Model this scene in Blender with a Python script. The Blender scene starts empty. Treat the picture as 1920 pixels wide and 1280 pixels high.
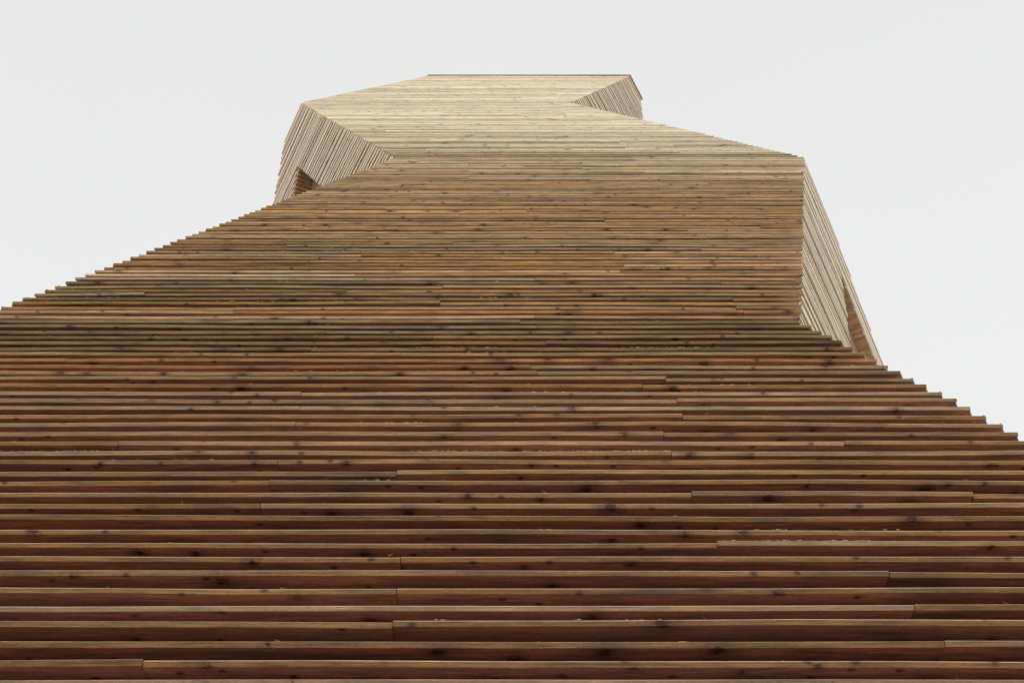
import bpy, math, random
from mathutils import Vector, noise, geometry
random.seed(11)
R = math.radians
scene = bpy.context.scene
col = scene.collection

# ---------------------------------------------------------------- camera
PITCH, FPX, CAMZ = R(35.3), 2900.0, 1.6
cam_d = bpy.data.cameras.new('camera')
cam_d.sensor_width = 36.0
cam_d.lens = FPX / 1920 * 36
cam_d.clip_start = 0.05
cam_d.clip_end = 2000
cam = bpy.data.objects.new('camera', cam_d)
cam.location = (0, 0, CAMZ)
cam.rotation_euler = (math.pi / 2 + PITCH, 0, 0)
col.objects.link(cam)
scene.camera = cam

# ---------------------------------------------------------------- sky and sun (bright overcast)
SUN_EL, SUN_AZ = 34, 9            # azimuth measured from straight behind the camera towards its right
world = bpy.data.worlds.new('World')
scene.world = world
world.use_nodes = True
wn = world.node_tree
wn.nodes.clear()
wo = wn.nodes.new('ShaderNodeOutputWorld')
bg = wn.nodes.new('ShaderNodeBackground')
sky = wn.nodes.new('ShaderNodeTexSky')
sky.sky_type = 'NISHITA'
sky.sun_disc = False
sky.sun_elevation = R(SUN_EL)
sky.sun_rotation = R(180 - SUN_AZ)
sky.dust_density = 6
gain = wn.nodes.new('ShaderNodeMix'); gain.data_type = 'RGBA'; gain.blend_type = 'MIX'
gain.inputs[0].default_value = 0.985            # a thick even cloud layer over the clear sky
CLOUD = (4.36, 4.42, 4.36, 1)
gain.inputs[7].default_value = CLOUD
wn.links.new(sky.outputs[0], gain.inputs[6])
tcw = wn.nodes.new('ShaderNodeTexCoord')
cl_n = wn.nodes.new('ShaderNodeTexNoise'); cl_n.inputs['Scale'].default_value = 1.6; cl_n.inputs['Detail'].default_value = 4
wn.links.new(tcw.outputs['Generated'], cl_n.inputs['Vector'])
sxyz = wn.nodes.new('ShaderNodeSeparateXYZ'); wn.links.new(tcw.outputs['Generated'], sxyz.inputs[0])
el = wn.nodes.new('ShaderNodeMapRange'); el.inputs[1].default_value = 0.0; el.inputs[2].default_value = 1.0
el.inputs[3].default_value = 1.12; el.inputs[4].default_value = 0.915
wn.links.new(sxyz.outputs[2], el.inputs[0])
cm = wn.nodes.new('ShaderNodeMapRange'); cm.inputs[1].default_value = 0.3; cm.inputs[2].default_value = 0.7
cm.inputs[3].default_value = 0.985; cm.inputs[4].default_value = 1.015
wn.links.new(cl_n.outputs[0], cm.inputs[0])
mm = wn.nodes.new('ShaderNodeMath'); mm.operation = 'MULTIPLY'
wn.links.new(el.outputs[0], mm.inputs[0]); wn.links.new(cm.outputs[0], mm.inputs[1])
vs = wn.nodes.new('ShaderNodeVectorMath'); vs.operation = 'SCALE'
wn.links.new(gain.outputs[2], vs.inputs[0]); wn.links.new(mm.outputs[0], vs.inputs['Scale'])
wn.links.new(vs.outputs[0], bg.inputs[0])
bg.inputs[1].default_value = 0.1
wn.links.new(bg.outputs[0], wo.inputs[0])

sun_d = bpy.data.lights.new('sun', 'SUN')
sun_d.energy = 0.45
sun_d.angle = R(28)
sun_d.color = (1.0, 0.975, 0.94)
sun = bpy.data.objects.new('sun', sun_d)
sv = Vector((math.sin(R(SUN_AZ)) * math.cos(R(SUN_EL)), -math.cos(R(SUN_AZ)) * math.cos(R(SUN_EL)), math.sin(R(SUN_EL))))
sun.rotation_euler = sv.to_track_quat('Z', 'Y').to_euler()
sun.location = sv * 60
col.objects.link(sun)

scene.view_settings.view_transform = 'Standard'
scene.view_settings.look = 'None'
scene.view_settings.exposure = 0.95
scene.view_settings.gamma = 1
scene.view_settings.use_curve_mapping = False

# ---------------------------------------------------------------- materials
def nt(name):
    m = bpy.data.materials.new(name)
    m.use_nodes = True
    t = m.node_tree
    t.nodes.clear()
    o = t.nodes.new('ShaderNodeOutputMaterial')
    b = t.nodes.new('ShaderNodeBsdfPrincipled')
    t.links.new(b.outputs[0], o.inputs[0])
    return m, t, b

def math_n(t, op, a, b=None, clamp=False, c=None):
    n = t.nodes.new('ShaderNodeMath'); n.operation = op; n.use_clamp = clamp
    for i, v in enumerate((a, b, c)):
        if v is None: continue
        if isinstance(v, (int, float)): n.inputs[i].default_value = v
        else: t.links.new(v, n.inputs[i])
    return n.outputs[0]

def mix_n(t, f, a, b, mode='MIX'):
    n = t.nodes.new('ShaderNodeMix'); n.data_type = 'RGBA'; n.blend_type = mode
    for i, v in ((0, f), (6, a), (7, b)):
        if isinstance(v, (int, float)): n.inputs[i].default_value = v
        elif isinstance(v, tuple): n.inputs[i].default_value = (*v, 1)
        else: t.links.new(v, n.inputs[i])
    return n.outputs[2]

def ramp_n(t, f, stops):
    n = t.nodes.new('ShaderNodeValToRGB')
    while len(n.color_ramp.elements) < len(stops): n.color_ramp.elements.new(0.5)
    for e, (p, c) in zip(n.color_ramp.elements, stops):
        e.position = p
        e.color = (*c, 1) if isinstance(c, tuple) else (c, c, c, 1)
    t.links.new(f, n.inputs[0])
    return n.outputs[0]

def noise_n(t, vec, scale, detail=3, rough=0.5, dist=0.0):
    n = t.nodes.new('ShaderNodeTexNoise')
    n.inputs['Scale'].default_value = scale
    n.inputs['Detail'].default_value = detail
    n.inputs['Roughness'].default_value = rough
    n.inputs['Distortion'].default_value = dist
    t.links.new(vec, n.inputs['Vector'])
    return n.outputs[0]

def vec_n(t, x, y, z):
    n = t.nodes.new('ShaderNodeCombineXYZ')
    for i, v in enumerate((x, y, z)):
        if isinstance(v, (int, float)): n.inputs[i].default_value = v
        else: t.links.new(v, n.inputs[i])
    return n.outputs[0]

STAIN = (-1.65, 8.54, 8.39)
def wood_material():
    m, t, b = nt('rough_sawn_larch')
    uv = t.nodes.new('ShaderNodeUVMap'); uv.uv_map = 'grain'
    s = t.nodes.new('ShaderNodeSeparateXYZ'); t.links.new(uv.outputs[0], s.inputs[0])
    u, v = s.outputs[0], s.outputs[1]
    at = t.nodes.new('ShaderNodeAttribute'); at.attribute_name = 'board'
    sp = t.nodes.new('ShaderNodeSeparateColor'); t.links.new(at.outputs['Color'], sp.inputs[0])
    hue, val, weather_light = sp.outputs
    low_shade = at.outputs['Alpha']
    sh = t.nodes.new('ShaderNodeAttribute'); sh.attribute_name = 'sheltered'
    shel = sh.outputs['Fac']
    # ---- heartwood / sapwood colour per board, drifting slowly along it
    drift = noise_n(t, vec_n(t, math_n(t, 'MULTIPLY', u, 0.9), math_n(t, 'MULTIPLY', v, 7.0), 0.0), 1.0, 2)
    hh = math_n(t, 'ADD', hue, math_n(t, 'MULTIPLY', math_n(t, 'SUBTRACT', drift, 0.5), 0.7), True)
    exposed = ramp_n(t, hh, [(0.0, (0.320, 0.205, 0.095)), (0.25, (0.365, 0.216, 0.080)), (0.55, (0.400, 0.228, 0.074)), (0.8, (0.430, 0.238, 0.078)), (1.0, (0.370, 0.165, 0.075))])
    fresh = ramp_n(t, hh, [(0.0, (0.380, 0.255, 0.205)), (0.4, (0.480, 0.262, 0.230)), (0.75, (0.550, 0.270, 0.232)), (1.0, (0.660, 0.290, 0.232))])
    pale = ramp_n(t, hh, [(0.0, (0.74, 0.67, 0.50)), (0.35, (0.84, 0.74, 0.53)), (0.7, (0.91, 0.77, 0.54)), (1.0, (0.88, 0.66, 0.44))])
    wn_ = noise_n(t, vec_n(t, math_n(t, 'MULTIPLY', u, 1.7), math_n(t, 'MULTIPLY', v, 30.0), 3.0), 1.0, 3)
    wv = math_n(t, 'ADD', weather_light, math_n(t, 'MULTIPLY', math_n(t, 'SUBTRACT', wn_, 0.5), 0.35), True)
    wv = math_n(t, 'MULTIPLY', wv, math_n(t, 'SUBTRACT', 1.0, math_n(t, 'MULTIPLY', shel, 0.65)))
    exposed = mix_n(t, math_n(t, 'MULTIPLY', low_shade, 0.8), exposed, (0.245, 0.118, 0.056))  # shade of the lower rows mixed into the board colour
    c = mix_n(t, shel, exposed, fresh)
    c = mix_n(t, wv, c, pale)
    tf = math_n(t, 'MULTIPLY_ADD', weather_light, -0.62, False, 1.0)
    # ---- straight grain
    g1 = noise_n(t, vec_n(t, math_n(t, 'MULTIPLY', u, 2.2), math_n(t, 'MULTIPLY', v, 200.0), 1.0), 1.0, 4, 0.65)
    c = mix_n(t, tf, c, ramp_n(t, g1, [(0.28, 0.58), (0.5, 1.0), (0.75, 1.28)]), 'MULTIPLY')
    # ---- short streaks a hand long, and blotches
    g3 = noise_n(t, vec_n(t, math_n(t, 'MULTIPLY', u, 9.0), math_n(t, 'MULTIPLY', v, 85.0), 5.0), 1.0, 4, 0.65, 0.4)
    c = mix_n(t, tf, c, ramp_n(t, g3, [(0.30, 0.62), (0.52, 1.0), (0.74, 1.28)]), 'MULTIPLY')
    g4 = noise_n(t, vec_n(t, math_n(t, 'MULTIPLY', u, 3.0), math_n(t, 'MULTIPLY', v, 20.0), 15.0), 1.0, 3, 0.6, 0.6)
    c = mix_n(t, tf, c, ramp_n(t, g4, [(0.30, (0.66, 0.72, 0.74)), (0.5, 1.0), (0.72, (1.26, 1.14, 1.08))]), 'MULTIPLY')
    # ---- saw marks and pores
    g2 = noise_n(t, vec_n(t, math_n(t, 'MULTIPLY', u, 55.0), math_n(t, 'MULTIPLY', v, 300.0), 7.0), 1.0, 3, 0.75)
    c = mix_n(t, tf, c, ramp_n(t, g2, [(0.25, 0.5), (0.5, 1.0), (0.75, 1.35)]), 'MULTIPLY')
    # ---- knots: cells strung along the board
    kv = vec_n(t, math_n(t, 'MULTIPLY', u, 4.0), math_n(t, 'MULTIPLY', v, 4.0), 0.0)
    vo = t.nodes.new('ShaderNodeTexVoronoi'); vo.inputs['Scale'].default_value = 1.0
    vo.voronoi_dimensions = '2D'
    vo.inputs['Randomness'].default_value = 1.0
    t.links.new(kv, vo.inputs['Vector'])
    warp = noise_n(t, vec_n(t, math_n(t, 'MULTIPLY', u, 60.0), math_n(t, 'MULTIPLY', v, 120.0), 0.0), 1.0, 3)
    ks = t.nodes.new('ShaderNodeSeparateColor'); t.links.new(vo.outputs['Color'], ks.inputs[0])
    dist = math_n(t, 'ADD', vo.outputs['Distance'], math_n(t, 'MULTIPLY', math_n(t, 'SUBTRACT', warp, 0.5), 0.26))
    on = math_n(t, 'GREATER_THAN', ks.outputs[0], 0.36)
    size = math_n(t, 'MULTIPLY_ADD', math_n(t, 'POWER', ks.outputs[1], 2.4), 0.62, False, 0.26)
    kf = math_n(t, 'MULTIPLY_ADD', weather_light, -0.55, False, 1.0)
    dn = math_n(t, 'DIVIDE', dist, size)
    halo = math_n(t, 'MULTIPLY', on, ramp_n(t, dn, [(0.06, 1.0), (0.17, 0.55), (0.34, 0.0)]))
    halo = math_n(t, 'MULTIPLY', halo, kf)
    core = math_n(t, 'MULTIPLY', on, ramp_n(t, dn, [(0.07, 1.0), (0.13, 0.0)]))
    core = math_n(t, 'MULTIPLY', core, kf)
    # rings bending round the knots
    wob = math_n(t, 'ADD', math_n(t, 'MULTIPLY', dn, 80.0), math_n(t, 'MULTIPLY', v, 260.0))
    ring = math_n(t, 'SINE', wob)
    rmask = math_n(t, 'MULTIPLY', on, ramp_n(t, dn, [(0.10, 0.6), (0.55, 0.0)]))
    c = mix_n(t, math_n(t, 'MULTIPLY', rmask, math_n(t, 'GREATER_THAN', ring, 0.2)), c, (0.13, 0.055, 0.03))
    kd = mix_n(t, weather_light, (0.120, 0.060, 0.040), (0.32, 0.22, 0.15))
    c = mix_n(t, math_n(t, 'MULTIPLY', halo, 0.72), c, kd)
    c = mix_n(t, math_n(t, 'MULTIPLY', core, 0.85), c, (0.040, 0.022, 0.016))
    # ---- small pin knots
    vp = t.nodes.new('ShaderNodeTexVoronoi'); vp.voronoi_dimensions = '2D'; vp.inputs['Scale'].default_value = 1.0
    t.links.new(vec_n(t, math_n(t, 'MULTIPLY', u, 8.0), math_n(t, 'MULTIPLY', v, 9.0), 0.0), vp.inputs['Vector'])
    ps = t.nodes.new('ShaderNodeSeparateColor'); t.links.new(vp.outputs['Color'], ps.inputs[0])
    pd = math_n(t, 'ADD', vp.outputs['Distance'], math_n(t, 'MULTIPLY', math_n(t, 'SUBTRACT', warp, 0.5), 0.12))
    pin = math_n(t, 'MULTIPLY', math_n(t, 'GREATER_THAN', ps.outputs[0], 0.80), ramp_n(t, pd, [(0.055, 1.0), (0.10, 0.35), (0.17, 0.0)]))
    c = mix_n(t, math_n(t, 'MULTIPLY', math_n(t, 'MULTIPLY', pin, kf), 0.85), c, (0.060, 0.030, 0.020))
    # ---- blue-grey mould stains and resin blotches
    st = noise_n(t, vec_n(t, math_n(t, 'MULTIPLY', u, 1.5), math_n(t, 'MULTIPLY', v, 16.0), 11.0), 1.0, 5, 0.62)
    stm = ramp_n(t, st, [(0.55, 0.0), (0.66, 0.6)])
    stm = math_n(t, 'MULTIPLY', stm, tf)
    c = mix_n(t, stm, c, mix_n(t, weather_light, (0.120, 0.080, 0.055), (0.36, 0.33, 0.27)))
    rs = noise_n(t, vec_n(t, math_n(t, 'MULTIPLY', u, 2.4), math_n(t, 'MULTIPLY', v, 22.0), 19.0), 1.0, 3, 0.5)
    c = mix_n(t, ramp_n(t, rs, [(0.62, 0.0), (0.74, 0.5)]), c, (0.52, 0.27, 0.115))
    # ---- old damp patches spread over neighbouring boards
    geo = t.nodes.new('ShaderNodeNewGeometry')
    mpn = t.nodes.new('ShaderNodeMapping'); mpn.inputs['Scale'].default_value = (0.55, 1.1, 1.1)
    t.links.new(geo.outputs['Position'], mpn.inputs[0])
    dp = noise_n(t, mpn.outputs[0], 0.9, 4, 0.6)
    damp_shade = ramp_n(t, dp, [(0.52, 0.0), (0.68, 0.55)])
    sub = t.nodes.new('ShaderNodeVectorMath'); sub.operation = 'SUBTRACT'
    t.links.new(geo.outputs['Position'], sub.inputs[0]); sub.inputs[1].default_value = STAIN
    ln = t.nodes.new('ShaderNodeVectorMath'); ln.operation = 'LENGTH'; t.links.new(sub.outputs[0], ln.inputs[0])
    far = math_n(t, 'ADD', ln.outputs['Value'], math_n(t, 'MULTIPLY', math_n(t, 'SUBTRACT', dp, 0.5), 1.8))
    damp_shade = math_n(t, 'MAXIMUM', damp_shade, ramp_n(t, far, [(0.15, 0.85), (1.0, 0.0)]))
    damp_shade = math_n(t, 'MULTIPLY', damp_shade, math_n(t, 'SUBTRACT', 1.0, math_n(t, 'MULTIPLY', weather_light, 0.8)))
    c = mix_n(t, damp_shade, c, mix_n(t, 1.0, c, (0.55, 0.56, 0.58), 'MULTIPLY'))
    # ---- per-board lightness
    c = mix_n(t, 1.0, c, vec_n(t, val, val, val), 'MULTIPLY')
    t.links.new(c, b.inputs['Base Color'])
    t.links.new(math_n(t, 'MULTIPLY_ADD', weather_light, -0.28, False, 0.62), b.inputs['Roughness'])
    t.links.new(math_n(t, 'MULTIPLY_ADD', weather_light, 0.65, False, 0.16), b.inputs['Specular IOR Level'])
    t.links.new(math_n(t, 'MULTIPLY', weather_light, 0.45), b.inputs['Sheen Weight'])
    b.inputs['Sheen Roughness'].default_value = 0.45
    bp = t.nodes.new('ShaderNodeBump'); bp.inputs['Strength'].default_value = 0.35; bp.inputs['Distance'].default_value = 0.002
    t.links.new(math_n(t, 'ADD', g2, g1), bp.inputs['Height'])
    t.links.new(bp.outputs[0], b.inputs['Normal'])
    return m

def plain_wood(name, c0, c1, rough=0.8, sc=(1, 1, 40)):
    m, t, b = nt(name)
    tc = t.nodes.new('ShaderNodeTexCoord')
    mp = t.nodes.new('ShaderNodeMapping'); mp.inputs['Scale'].default_value = sc
    t.links.new(tc.outputs['Object'], mp.inputs[0])
    n = noise_n(t, mp.outputs[0], 1.6, 5, 0.6, 0.4)
    n2 = noise_n(t, tc.outputs['Object'], 2.3, 4, 0.6)
    c = mix_n(t, ramp_n(t, n, [(0.3, 0.0), (0.7, 1.0)]), c0, c1)
    c = mix_n(t, 0.6, c, ramp_n(t, n2, [(0.3, 0.6), (0.6, 1.1)]), 'MULTIPLY')
    t.links.new(c, b.inputs['Base Color'])
    b.inputs['Roughness'].default_value = rough
    return m

WOOD = wood_material()
LINING = plain_wood('inner_timber_lining', (0.20, 0.095, 0.05), (0.30, 0.16, 0.085))
REVEAL = plain_wood('window_reveal_timber', (0.52, 0.32, 0.17), (0.74, 0.50, 0.30), sc=(9, 9, 3))
JAMB = plain_wood('window_jamb_timber', (0.26, 0.15, 0.09), (0.40, 0.24, 0.14), sc=(9, 9, 3))
PALE = plain_wood('cut_board_edge', (0.62, 0.55, 0.42), (0.76, 0.70, 0.56), sc=(4, 4, 4))
FUZZ = plain_wood('raised_splinters', (0.74, 0.60, 0.36), (0.86, 0.76, 0.54), sc=(3, 3, 3))
COPE = plain_wood('coping_timber', (0.40, 0.27, 0.17), (0.55, 0.38, 0.24), sc=(2, 2, 20))

def shade_bank_material():
    m, t, b = nt('shade_bank_turf')  # surface of the added bank that blocks light
    tc = t.nodes.new('ShaderNodeTexCoord')
    n1 = noise_n(t, tc.outputs['Object'], 0.3, 6, 0.6)
    n2 = noise_n(t, tc.outputs['Object'], 14.0, 5, 0.7)
    c = ramp_n(t, n1, [(0.3, (0.050, 0.058, 0.026)), (0.7, (0.085, 0.080, 0.045))])
    c = mix_n(t, 0.7, c, ramp_n(t, n2, [(0.3, 0.5), (0.7, 1.3)]), 'MULTIPLY')
    t.links.new(c, b.inputs['Base Color'])
    b.inputs['Roughness'].default_value = 0.95
    return m
SHADE_BANK_MAT = shade_bank_material()

# ---------------------------------------------------------------- the ground and an unseen bank added behind the camera to shade the wall
def sheet(name, xs, ys, fz, mat):
    vs = [(x, y, fz(x, y)) for y in ys for x in xs]
    nx = len(xs)
    fs = [(j * nx + i, j * nx + i + 1, (j + 1) * nx + i + 1, (j + 1) * nx + i) for j in range(len(ys) - 1) for i in range(nx - 1)]
    me = bpy.data.meshes.new(name); me.from_pydata(vs, [], fs)
    for p in me.polygons: p.use_smooth = True
    me.materials.append(mat)
    o = bpy.data.objects.new(name, me); col.objects.link(o)
    o['kind'] = 'structure'
    return o

SHADE_BANK_H = 12.0
def shade_bank_h(x, y):
    d = -y - 3.0
    if d <= 0: return 0.0
    k = min(1.0, d / 16.0)
    k = k * k * (3 - 2 * k)
    h = SHADE_BANK_H * k * (1 - 0.35 * min(1.0, max(0.0, x) / 90.0))
    return h + 1.2 * k * noise.noise(Vector((x * 0.08, y * 0.08, 0.3))) + 0.25 * noise.noise(Vector((x * 0.5, y * 0.5, 2.0))) * min(1, d)
def grid(a, b, n): return [a + (b - a) * i / n for i in range(n + 1)]
def bounce_ground_material():
    m, t, b = nt('pale_bounce_ground')  # unseen ground made pale to bounce light up onto the tower
    tc = t.nodes.new('ShaderNodeTexCoord')
    n1 = noise_n(t, tc.outputs['Object'], 30.0, 6, 0.8)
    n2 = noise_n(t, tc.outputs['Object'], 0.15, 4, 0.6)
    c = ramp_n(t, n1, [(0.3, (0.58, 0.54, 0.46)), (0.7, (0.80, 0.76, 0.67))])
    c = mix_n(t, 0.5, c, ramp_n(t, n2, [(0.3, 0.7), (0.7, 1.1)]), 'MULTIPLY')
    t.links.new(c, b.inputs['Base Color'])
    b.inputs['Roughness'].default_value = 0.95
    return m
ground_ys = [-900, -150] + grid(-60, 60, 24) + [150, 900]
sheet('ground', [-900, -300] + grid(-120, 120, 24) + [300, 900], ground_ys, lambda x, y: 0.0, bounce_ground_material())
sheet('added_shade_bank', grid(-45, 45, 60), grid(-60, -1.5, 60), lambda x, y: shade_bank_h(x, y) * min(1, (45 - abs(x)) / 15) * min(1, (60 + y) / 20) - (0.3 if y > -2.5 or abs(x) > 44.5 else -0.01), SHADE_BANK_MAT)

# ---------------------------------------------------------------- measured geometry of the tower
Fv = Vector((0, math.cos(PITCH), math.sin(PITCH)))
Uv = Vector((0, -math.sin(PITCH), math.cos(PITCH)))
Xv = Vector((1, 0, 0))
CAM = Vector((0, 0, CAMZ))
def ray(px, py): return Fv + Xv * ((px - 960) / FPX) + Uv * ((640 - py) / FPX)
def slope_for(yv):
    return 1 / math.tan(PITCH + math.atan((640 - yv) / FPX))
def project(p):
    d = p - CAM; w = d.dot(Fv)
    return 960 + FPX * d.x / w, 640 - FPX * d.dot(Uv) / w, w

P = 0.10            # vertical board spacing
TH = 0.020          # board thickness
DEP = 0.145         # board depth into the wall
sA = slope_for(-10.0)
wA = math.sin(PITCH) + sA * math.cos(PITCH)
w_at = P * wA * 40607.0 / (1276.6 + 10.0)
P0 = CAM + ray(960, 1276.6) * w_at            # a board top edge seen at the foot of the picture
class Plane:
    def __init__(s, Y, Z, sl): s.Y, s.Z, s.s = Y, Z, sl
    def y(s, z): return s.Y + s.s * (z - s.Z)
    def hit(s, px, py):
        d = ray(px, py)
        t = (s.Y + s.s * (CAM.z - s.Z) - CAM.y) / (d.y - s.s * d.z)
        return CAM + d * t
plA = Plane(P0.y, P0.z, sA)
q2 = plA.hit(960, 294.5); Z2 = q2.z
plC = Plane(q2.y, q2.z, slope_for(-60.0))
q3 = plC.hit(960, 192.0); Z3 = q3.z
plD = Plane(q3.y, q3.z, slope_for(-85.0))
Z4 = plD.hit(960, 142.0).z
Z1 = plA.hit(1500, 600).z
def line(pl, a, b):
    A, B = pl.hit(*a), pl.hit(*b)
    return lambda z: A.lerp(B, (z - A.z) / (B.z - A.z))
FL_A = line(plA, (743, 294.5), (0, 575)); FR_A1 = line(plA, (1507, 294.5), (1500, 600)); FR_A0 = line(plA, (1500, 600), (1905, 808))
FL_C = line(plC, (743, 294.5), (564.5, 192)); FR_C = line(plC, (1507, 294.5), (1070, 192))
FL_D = line(plD, (564.5, 192), (803, 142)); FR_D = line(plD, (1070, 192), (1181, 142))
def FL(z): return FL_A(z) if z < Z2 else FL_C(z) if z < Z3 else FL_D(z)
def FR(z): return FR_A0(z) if z < Z1 else FR_A1(z) if z < Z2 else FR_C(z) if z < Z3 else FR_D(z)

AZL, AZR = R(23.0), R(23.4)
dL = Vector((-math.sin(AZL), math.cos(AZL), 0)); nL = Vector((math.cos(AZL), math.sin(AZL), 0))
dR = Vector((math.sin(AZR), math.cos(AZR), 0)); nR = Vector((-math.cos(AZR), math.sin(AZR), 0))
mL = Vector(((1 - math.sin(AZL)) / math.cos(AZL), 1, 0)); mR = Vector((-(1 - math.sin(AZR)) / math.cos(AZR), 1, 0))

def far_point(start, d, a, b):
    """point start + t*d whose picture lies on the picture line a-b"""
    ax, ay = a; bx, by = b
    def f(t):
        x, y, _ = project(start + d * t)
        return (bx - ax) * (y - ay) - (by - ay) * (x - ax)
    lo, hi = 0.0, 12.0
    if f(lo) * f(hi) > 0: return None
    for _ in range(50):
        mid = (lo + hi) / 2
        if f(lo) * f(mid) <= 0: hi = mid
        else: lo = mid
    return lo
lenL3 = far_point(FL(Z3 - .001), dL, (530, 246.5), (540, 246.4)) or 2.5
lenR2 = far_point(FR(Z2 - .001), dR, (1540, 377.5), (1550, 377.4)) or 2.5
lenT4 = far_point(FR(Z4 - .001), dR, (1195, 190), (1210, 189.9)) or 2.0
def len_left(z):
    if z >= Z3: return max(0.7, lenL3 * (1 - 0.5 * (z - Z3) / (Z4 - Z3)))
    if z >= Z2 - 1.5:
        r = far_point(FL(z), dL, (536, 246.5), (512, 380))
        if r: return r
    return 2.2
def len_right(z):
    if z >= Z3:
        r = far_point(FR(z), dR, (1203, 190), (1207, 226))
        return r or lenT4
    if z >= Z2:
        k = (z - Z2) / (Z3 - Z2)
        return lenR2 * (1 - k) + (far_point(FR(Z3 + .001), dR, (1203, 190), (1207, 226)) or lenT4) * k * 0.96
    if z >= Z1 - 1.0:
        r = far_point(FR(z), dR, (1544.4, 377.5), (1655, 680))
        if r: return r
    return 2.6
print('levels', Z1, Z2, Z3, Z4, 'lens', lenL3, lenR2, lenT4, [round(len_left(Z2 + k), 2) for k in (0, 1, 2, 4)], [round(len_right(Z1 + k), 2) for k in (0, 1, 2, 4)])

# ---------------------------------------------------------------- board builder
class MB:
    def __init__(s):
        s.edge = False
        s.v, s.f, s.uv, s.c, s.sh = [], [], [], [], []
    def board(s, a, b, inward, th, dep, ma=None, mb=None, rnd=None, segs=1, ch=0.0015, wob=0.0):
        """a, b: top front edge ends; inward: unit normal into the wall; ma, mb: how each end moves per metre of depth"""
        ma = ma or inward; mb = mb or inward
        L = (b - a).length
        prof = [(dep, -th), (0.0008, -th), (0.0, -th + 0.0008), (0.0, -ch), (ch, 0.0), (dep, 0.0)]
        vv = [0.0, dep, dep + 0.001, dep + th, dep + th + ch, 2 * dep + th]
        base = len(s.v)
        u0, v0 = random.uniform(0, 500), random.uniform(0, 200)
        n = len(prof)
        for i in range(segs + 1):
            k = i / segs
            c0 = a.lerp(b, k)
            m = ma.lerp(mb, k) if 0 < k < 1 else (ma if k == 0 else mb)
            if 0 < k < 1: m = inward
            w = wob * noise.noise(Vector((u0 + k * L * 0.8, v0, 0)))
            w2 = wob * noise.noise(Vector((u0 + k * L * 0.8, v0, 9)))
            for (d, z) in prof:
                q = c0 + m * d
                s.v.append((q.x + inward.x * w, q.y + inward.y * w, q.z + z + w2))
        col4 = rnd
        def add(f, uvs, sh):
            s.f.append(f); s.uv += uvs; s.c += [(0.6, min(1.2, col4[1] * 1.1), max(col4[2], 0.5), 0.0) if s.edge else col4] * len(f); s.sh += [sh] * len(f); s.edge = False
        for i in range(segs):
            ua, ub = u0 + L * i / segs, u0 + L * (i + 1) / segs
            for j in range(n - 1):
                p, q = base + i * n + j, base + (i + 1) * n + j
                s.edge = j == 3  # top chamfer coloured paler to paint in its sky-lit line
                add((p, q, q + 1, p + 1), [(ua, v0 + vv[j]), (ub, v0 + vv[j]), (ub, v0 + vv[j + 1]), (ua, v0 + vv[j + 1])], 1.0 if j == 0 else 0.0)
        for e, m_ in ((0, 1), (segs, -1)):
            idx = [base + e * n + j for j in range(n)]
            if m_ < 0: idx = idx[::-1]
            jj = list(range(n)) if m_ > 0 else list(range(n))[::-1]
            add(tuple(idx), [(u0 + 0.3 + prof[j][0] * 0.2, v0 + prof[j][1]) for j in jj], 0.3)
    def tri(s, pts, rnd):
        base = len(s.v); s.v += [tuple(p) for p in pts]
        s.f.append(tuple(range(base, base + len(pts)))); s.uv += [(0, 0)] * len(pts); s.c += [rnd] * len(pts); s.sh += [0] * len(pts)
    def build(s, name, mat, parent, label=None, kind=None):
        me = bpy.data.meshes.new(name)
        me.from_pydata(s.v, [], s.f)
        uvl = me.uv_layers.new(name='grain')
        uvl.data.foreach_set('uv', [x for p in s.uv for x in p])
        ca = me.attributes.new('board', 'FLOAT_COLOR', 'CORNER')
        ca.data.foreach_set('color', [x for p in s.c for x in p])
        fa = me.attributes.new('sheltered', 'FLOAT', 'CORNER')
        fa.data.foreach_set('value', s.sh)
        me.materials.append(mat)
        me.update()
        o = bpy.data.objects.new(name, me); col.objects.link(o); o.parent = parent
        if label: o['label'] = label
        if kind: o['kind'] = kind
        return o

tower = bpy.data.objects.new('timber_tower', None); col.objects.link(tower)
tower['label'] = 'tall faceted tower clad in horizontal brown timber boards, seen steeply from its foot'
tower['category'] = 'tower'

def smooth(a, b, x):
    k = min(1, max(0, (x - a) / (b - a))); return k * k * (3 - 2 * k)
def rand_board(weather_light, spread=0.12, dark=False, damp_shade=0.0):
    hue = min(1, max(0, random.gauss(0.52, 0.16)))
    val = min(1.3, max(0.6, random.gauss(1.0, 0.085)))
    if random.random() < 0.07: val *= 0.78; hue *= 0.4
    if random.random() < 0.06: val *= 1.18
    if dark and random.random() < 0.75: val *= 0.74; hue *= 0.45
    return (hue, val, min(1, max(0, random.gauss(weather_light, spread))), min(1, max(0, damp_shade + random.gauss(0, 0.15) if damp_shade > 0 else 0)))

zrow0 = P0.z
k_bot = -int((zrow0 - 0.15) / P)
k_top = int((Z4 - zrow0) / P)
# joints seen in the photograph (picture x, y)
seen = [(566, 732), (1205, 723), (563, 760), (553, 797), (523, 858), (508, 897), (491, 940), (752, 1040), (744, 1100), (737, 1165), (1243, 807), (1263, 855), (1300, 932), (1344, 1015), (1830, 928), (1679, 1090), (1726, 1148), (1775, 1205), (995, 690), (975, 600)]
joints = {}
for (jx, jy) in seen:
    q = plA.hit(jx, jy)
    joints.setdefault(round((q.z - zrow0) / P + 0.25), []).append(q.x)

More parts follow.
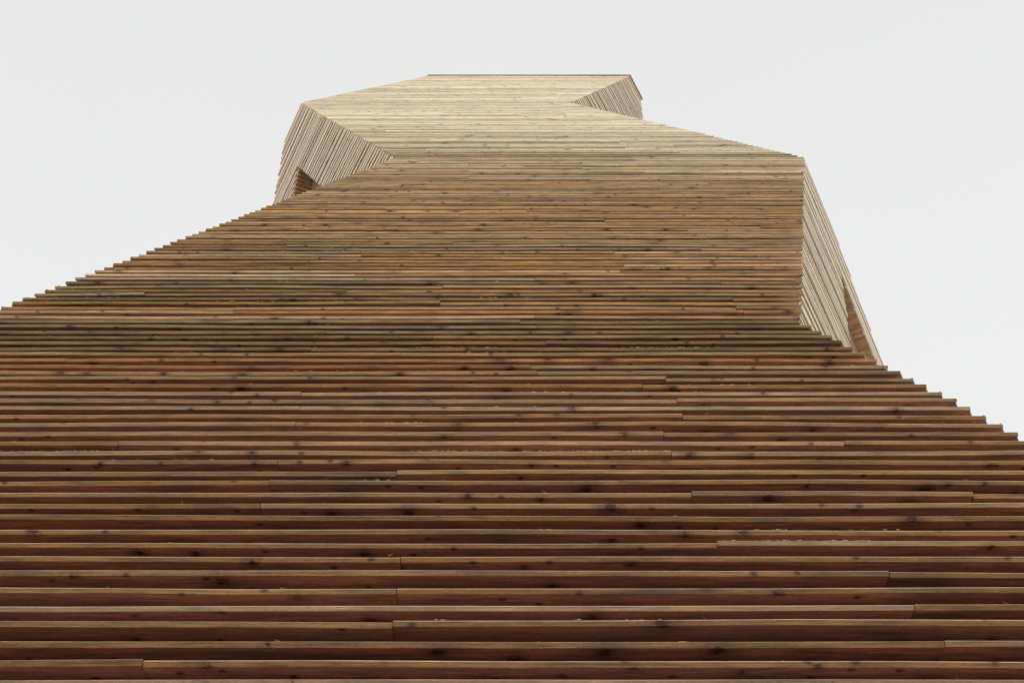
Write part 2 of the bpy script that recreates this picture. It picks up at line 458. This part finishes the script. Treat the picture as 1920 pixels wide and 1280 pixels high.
front_items = []      # (visible size, board dict)
for k in range(k_bot, k_top + 1):
    z = zrow0 + k * P
    pl = plA if z < Z2 else plC if z < Z3 else plD
    y = pl.y(z)
    xl, xr = FL(z).x, FR(z).x
    cuts = []
    if k in joints:
        cuts = sorted(joints[k])
        x = cuts[0] - 0.6 * random.choice((5, 6, 7))
        while x > xl + .3: cuts.append(x); x -= 0.6 * random.choice((4, 5, 6, 7))
        x = max(joints[k]) + 0.6 * random.choice((5, 6, 7))
        while x < xr - .3: cuts.append(x); x += 0.6 * random.choice((4, 5, 6, 7))
    else:
        x = -0.45 + 0.6 * random.randint(-14, -8)
        while x < xr - 0.3:
            if x > xl + 0.3: cuts.append(x + random.uniform(-.03, .03))
            x += 0.6 * random.choice((5, 6, 7, 8, 8, 9))
    xs = [xl] + sorted(cuts) + [xr]
    if z < Z2: wth_light = 0.02 + 0.07 * smooth(Z1 - 1.0, Z1 + 1.0, z) + 0.21 * smooth(Z2 - 4.5, Z2, z)  # paler with height: bleaching plus painted-in brightness of the upper wall
    elif z < Z3: wth_light = 0.44 + 0.36 * smooth(Z2, Z2 + 3.5, z)
    else: wth_light = 0.82
    row_dy = random.gauss(0, 0.0025)
    for i in range(len(xs) - 1):
        if xs[i + 1] - xs[i] < 0.02: continue
        hi = 0.45 if z > Z2 else 0.6 if z > Z1 else 1.0
        dy = (row_dy + random.gauss(0, 0.0032)) * hi; dz = random.gauss(0, 0.0018) * hi
        th = TH * random.uniform(0.93, 1.07)
        first, last = i == 0, i == len(xs) - 2
        a = Vector((xs[i] + (0 if first else 0.0012) - (random.uniform(0, 0.012) if first else 0), y + dy, z + dz))
        b = Vector((xs[i + 1] - (0 if last else 0.0012) + (random.uniform(0, 0.012) if last else 0), y + dy + random.gauss(0, 0.002), z + dz + random.gauss(0, 0.0012)))
        pa, pb = project(a), project(b)
        vis = max(0, min(1920, pb[0]) - max(0, pa[0]))
        if pa[1] > 1310: vis = 0
        pitch_px = P * FPX / pa[2]
        front_items.append((vis * pitch_px if vis > 10 else 0, dict(a=a, b=b, th=th, ma=mL if first else None, mb=mR if last else None, rnd=rand_board(wth_light, dark=594 < pa[1] < 652, damp_shade=0.5 * smooth(580, 780, pa[1]) + 0.5 * smooth(880, 1200, pa[1])), y=pa[1])))  # lower rows get shade painted into their colour
order = sorted(range(len(front_items)), key=lambda i: -front_items[i][0])
own = set(i for i in order[:300] if front_items[i][0] > 0)
print('front boards', len(front_items), 'visible', sum(1 for s_ in front_items if s_[0] > 0))
IN = Vector((0, 1, 0))
rest = MB()
fuzz = MB()
for i, (size, q) in enumerate(front_items):
    mb = MB() if i in own else rest
    L = (q['b'] - q['a']).length
    near = i in own and q['y'] > 380
    mb.board(q['a'], q['b'], IN, q['th'], DEP, q['ma'], q['mb'], q['rnd'], segs=max(1, int(L / 0.5)) if near else 1, ch=random.choice((0.001, 0.0014, 0.002, 0.003)), wob=0.008 if near else 0)
    if i in own: mb.build('cladding_board', WOOD, tower)
    # torn fibres on the sawn top edge
    if i in own and q['y'] > 440:
        lvl = random.random()
        dens = 0.8 if lvl < 0.07 else 0.2 if lvl < 0.25 else 0.02
        x = 0.0
        while x < L:
            step = random.uniform(0.006, 0.03)
            c = q['a'].lerp(q['b'], min(1, x / L))
            if noise.noise(Vector((c.x * 1.7, c.z * 9, 4))) > (0.05 if dens < 1 else -0.2) and random.random() < dens:
                hgt = random.uniform(0.0008, 0.0035)
                w_ = random.uniform(0.004, 0.014)
                o_ = Vector((0, 0.0005, -0.0012))
                fuzz.tri([c + o_ + Vector((-w_, 0, 0)), c + o_ + Vector((w_, 0, 0)), c + o_ + Vector((w_ * random.uniform(-1, 1), random.uniform(-0.003, 0.0), hgt))], (0.5, 1, 0.5, 1))
            elif random.random() < 0.003:
                l_ = random.uniform(0.012, 0.035); an = random.uniform(0.2, 2.9)
                t_ = Vector((math.cos(an) * l_, -0.004, math.sin(an) * l_ * 0.7))
                n_ = Vector((-math.sin(an), 0, math.cos(an))) * 0.0012
                fuzz.tri([c, c + n_, c + n_ * 0.4 + t_], (0.5, 1, 0.5, 1))
            x += step
rest.build('cladding_board', WOOD, tower, kind='stuff')
fuzz.build('splinter', FUZZ, tower, kind='stuff')

# ---------------------------------------------------------------- side faces with their triangular windows
def facet_hit(px, py, base, d, up):
    """picture point on the plane through base spanned by d and up"""
    n = d.cross(up)
    r_ = ray(px, py)
    t = (base - CAM).dot(n) / r_.dot(n)
    return CAM + r_ * t
def to_facet(pt, edge, d):
    """-> (z, distance along d from the corner edge)"""
    return pt.z, (pt - edge(pt.z)).dot(d)

upL = FL_C(Z3) - FL_C(Z2); upR = FR_A1(Z2) - FR_A1(Z1)
winL = [to_facet(facet_hit(x, y, FL_C(Z2), dL, upL), FL_C, dL) for (x, y) in ((558, 309), (622, 363.3), (543, 387))]
winR = [to_facet(facet_hit(x, y, FR_A1(Z1), dR, upR), FR_A1, dR) for (x, y) in ((1577, 508), (1602, 708), (1654, 704))]
print('winL', winL, 'winR', winR)
def poly_span(poly, z):
    xs = []
    for i in range(len(poly)):
        (z0, s0), (z1, s1) = poly[i], poly[(i + 1) % len(poly)]
        if (z0 - z) * (z1 - z) < 0: xs.append(s0 + (s1 - s0) * (z - z0) / (z1 - z0))
    return (min(xs), max(xs)) if len(xs) >= 2 else None

side_rest = MB()
n_side = 0
def frac(corner, d, length, z):
    a = corner(z); b = corner(z + P)
    def perp(p, q):
        x0, y0, _ = project(p + d); x1, y1, _ = project(p + d * 1.2); x2, y2, _ = project(q + d)
        ux, uy = x1 - x0, y1 - y0; L = math.hypot(ux, uy)
        return ((x2 - x0) * uy - (y2 - y0) * ux) / L
    return perp(a, a + Vector((0, 0, TH))) / perp(a, b), perp(a, b)
print('frac L', frac(FL, dL, len_left, (Z2 + Z3) / 2), frac(FL, dL, len_left, Z2+.2), 'R', frac(FR, dR, len_right, (Z1 + Z2) / 2), 'T', frac(FR, dR, len_right, (Z3 + Z4) / 2))
def side_rows(corner, d, nin, mc, length, z0, z1, weather_light, win, own_it, th=TH):
    global n_side
    k0, k1 = int((z0 - zrow0) / P) - 1, int((z1 - zrow0) / P) + 1
    for k in range(k0, k1 + 1):
        z = zrow0 + k * P
        if not (z0 <= z < z1): continue
        c = corner(z)
        L = length(z) + random.uniform(-0.015, 0.03)
        sp = poly_span(win, z) if win else None
        parts = [(0, L)] if not sp else [(0, max(0.05, sp[0])), (min(sp[1], L - .02), L)]
        for j, (s0, s1) in enumerate(parts):
            if s1 - s0 < 0.02: continue
            off = nin * random.gauss(0, 0.0045) + Vector((0, 0, random.gauss(0, 0.0025)))
            a, b = c + d * s0 + off, c + d * s1 + off
            ma = mc if s0 == 0 else nin
            if d.x < 0: a_, b_, m1, m2 = b, a, nin, ma
            else: a_, b_, m1, m2 = a, b, ma, nin
            rnd = rand_board(weather_light, 0.12)
            rnd = (min(1, 0.5 + (rnd[0] - 0.5) * 0.5 + (0.12 if corner is FL else -0.12)), (1.04 if corner is FL else 1.04) + (0.08 if z < Z2 else 0) + random.gauss(0, 0.05), rnd[2], 0)  # side boards lifted in tone, painting in the light on these faces
            if own_it:
                m = MB(); m.board(a_, b_, nin, th * random.uniform(.92, 1.08), DEP, m1, m2, rnd); m.build('side_board', WOOD, tower); n_side += 1
            else:
                side_rest.board(a_, b_, nin, th, DEP, m1, m2, rnd)
side_rows(FL, dL, nL, mL, len_left, 0.1, Z2, 0.2, None, False)
side_rows(FL, dL, nL, mL, len_left, Z2, Z3, 0.92, winL, True, 0.040)  # visible side faces paled to carry their extra light in the colour
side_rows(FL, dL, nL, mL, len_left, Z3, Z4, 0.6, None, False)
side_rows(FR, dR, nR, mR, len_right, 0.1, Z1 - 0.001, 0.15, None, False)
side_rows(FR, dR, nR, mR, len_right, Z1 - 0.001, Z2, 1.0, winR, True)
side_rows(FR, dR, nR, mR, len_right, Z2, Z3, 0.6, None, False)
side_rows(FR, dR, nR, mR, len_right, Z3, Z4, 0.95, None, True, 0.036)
side_rest.build('side_board', WOOD, tower, kind='stuff')
print('side boards', n_side)

# ---------------------------------------------------------------- closed inner lining behind the boards, with the window holes
lin = MB()
def ring(z, eps=0.0):
    zz = z + eps
    fl, fr = FL(zz) + mL * DEP, FR(zz) + mR * DEP
    ll = fl + dL * max(.3, len_left(zz) - 0.12); rr = fr + dR * max(.3, len_right(zz) - 0.12)
    bl = ll + Vector((1.0, 2.2, 0)); br = rr + Vector((-1.0, 2.2, 0))
    if bl.x > br.x - .2: m_ = (bl.x + br.x) / 2; bl.x, br.x = m_ - .1, m_ + .1
    for q in (fl, fr, ll, rr, bl, br): q.z = z
    return [fl, fr, rr, br, bl, ll]
levels = [0.0, Z1 - 4.0, Z1 - 1.0, Z1, (Z1 + Z2) / 2, Z2, (Z2 + Z3) / 2, Z3, Z4 - 0.05]
def lining_quad(a, b, c, d_, win=None, corner=None, dd=None, nin=None):
    outer = [a, b, c, d_]
    if not win:
        lin.tri(outer, (0, 1, 0, 1)); return
    hole = [corner(z) + dd * s + nin * DEP for z, s in win]
    tris = geometry.tessellate_polygon([outer, hole])
    allp = outer + hole
    for t_ in tris: lin.tri([allp[i] for i in t_], (0, 1, 0, 1))
spans = [(0.0, Z1, 0), (Z1, Z2, 0), (Z2, Z3, 0), (Z3, Z4 - 0.05, 0)]
for (za, zb, _) in spans:
    A_, B_ = ring(za, 0.002), ring(zb, -0.002)
    for i in range(6):
        j = (i + 1) % 6
        w_ = None
        if i == 1 and za == Z1: lining_quad(A_[i], A_[j], B_[j], B_[i], winR, FR_A1, dR, nR)
        elif i == 5 and za == Z2: lining_quad(A_[i], A_[j], B_[j], B_[i], [winL[0], winL[1], winL[2]], FL_C, dL, nL)
        else: lining_quad(A_[i], A_[j], B_[j], B_[i])
top = ring(Z4 - 0.05, -0.05)
for q in top: q.z = Z4 - 0.05
lin.tri(top, (0, 1, 0, 1))
lin.build('inner_lining', LINING, tower)

# ---------------------------------------------------------------- window niches
def niche(win, corner, d, nin, depth, far_edge, mat_back):
    """win: (z, s) corners; boards line the reveal on the edge far_edge=(i, j)"""
    pts = [corner(z) + d * s + nin * 0.004 for z, s in win]
    back = [p + nin * depth for p in pts]
    m = MB()
    m.tri(back, (0, 1, 0, 1))
    n = len(pts)
    for i in range(n):
        j = (i + 1) % n
        m.tri([pts[i] + nin * DEP, pts[j] + nin * DEP, back[j], back[i]], (0, 1, 0, 1))
    o = m.build('window', JAMB, tower)
    i, j = far_edge
    a, b = (corner(win[i][0]) + d * win[i][1], corner(win[j][0]) + d * win[j][1])
    cnt = 10
    for q in range(cnt):
        p0, p1 = a.lerp(b, q / cnt), a.lerp(b, (q + 0.94) / cnt)
        sgn = -1.0
        e = MB()
        w0 = 0.02; w1 = 0.09
        f0, f1 = p0 + d * sgn * w0 + nin * 0.02, p1 + d * sgn * w1 + nin * 0.02
        g0, g1 = p0 + d * sgn * w0 * 0.3 + nin * depth, p1 + d * sgn * w1 * 0.3 + nin * depth
        bk0, bk1 = p0 + nin * 0.02, p1 + nin * 0.02
        e.tri([f0, f1, g1, g0], (0, 1, 0, 1)); e.tri([bk0, bk1, f1, f0], (0, 1, 0, 1))
        e.tri([bk1, p1 + nin * depth, g1, f1], (0, 1, 0, 1)); e.tri([bk0, f0, g0, p0 + nin * depth], (0, 1, 0, 1))
        r_ = e.build('reveal_board', REVEAL, o)
        l_ = MB()
        x0 = f1 + d * sgn * 0.012
        l_.tri([bk1 + d * .0 - nin * .004, x0 - nin * .004, x0 + (f0 - f1) * 0.10 - nin * .004, bk1 + (bk0 - bk1) * 0.10 - nin * .004], (0, 1, 0, 1))
        l_.tri([x0 - nin * .004, g1 + d * sgn * .012, g1 + d * sgn * .012 + (g0 - g1) * .2, x0 + (f0 - f1) * 0.20 - nin * .004], (0, 1, 0, 1))
        l_.build('board_edge', PALE, o)
    return o
niche(winR, FR_A1, dR, nR, 0.5, (0, 2), REVEAL)['label'] = 'narrow triangular opening in the right side face lined with brown boards'
niche([winL[0], winL[1], winL[2]], FL_C, dL, nL, 0.26, (0, 2), REVEAL)['label'] = 'small triangular opening in the upper left side face'

# ---------------------------------------------------------------- coping round the top
cp = MB()
zt = Z4 + 0.018
a, b = FL_D(Z4), FR_D(Z4)
a.z = b.z = zt
sh_ = Vector((0, -0.012, 0))
cp.board(a + sh_ + Vector((-.012, 0, 0)), b + sh_ + Vector((.012, 0, 0)), IN, 0.014, 0.3, mL, mR, (0.4, .7, .2, 0))
cp.build('coping', COPE, tower)
cr = MB()
c_ = b + Vector((0.012, -0.012, 0))
cr.board(c_, c_ + dR * (len_right(Z4 - .01) + 0.06), nR, 0.022, 0.3, mR, nR, (0.6, .7, .2, 1))
cr.build('coping', COPE, tower)
cl = MB()
c_ = a + Vector((-0.01, -0.008, -0.004))
cl.board(c_ + dL * (len_left(Z4 - .01) + 0.06), c_, nL, 0.012, 0.3, nL, mL, (0.6, .7, .2, 1))
cl.build('coping', COPE, tower)

scene.render.engine = 'CYCLES'
scene.cycles.max_bounces = 6
scene.cycles.diffuse_bounces = 4
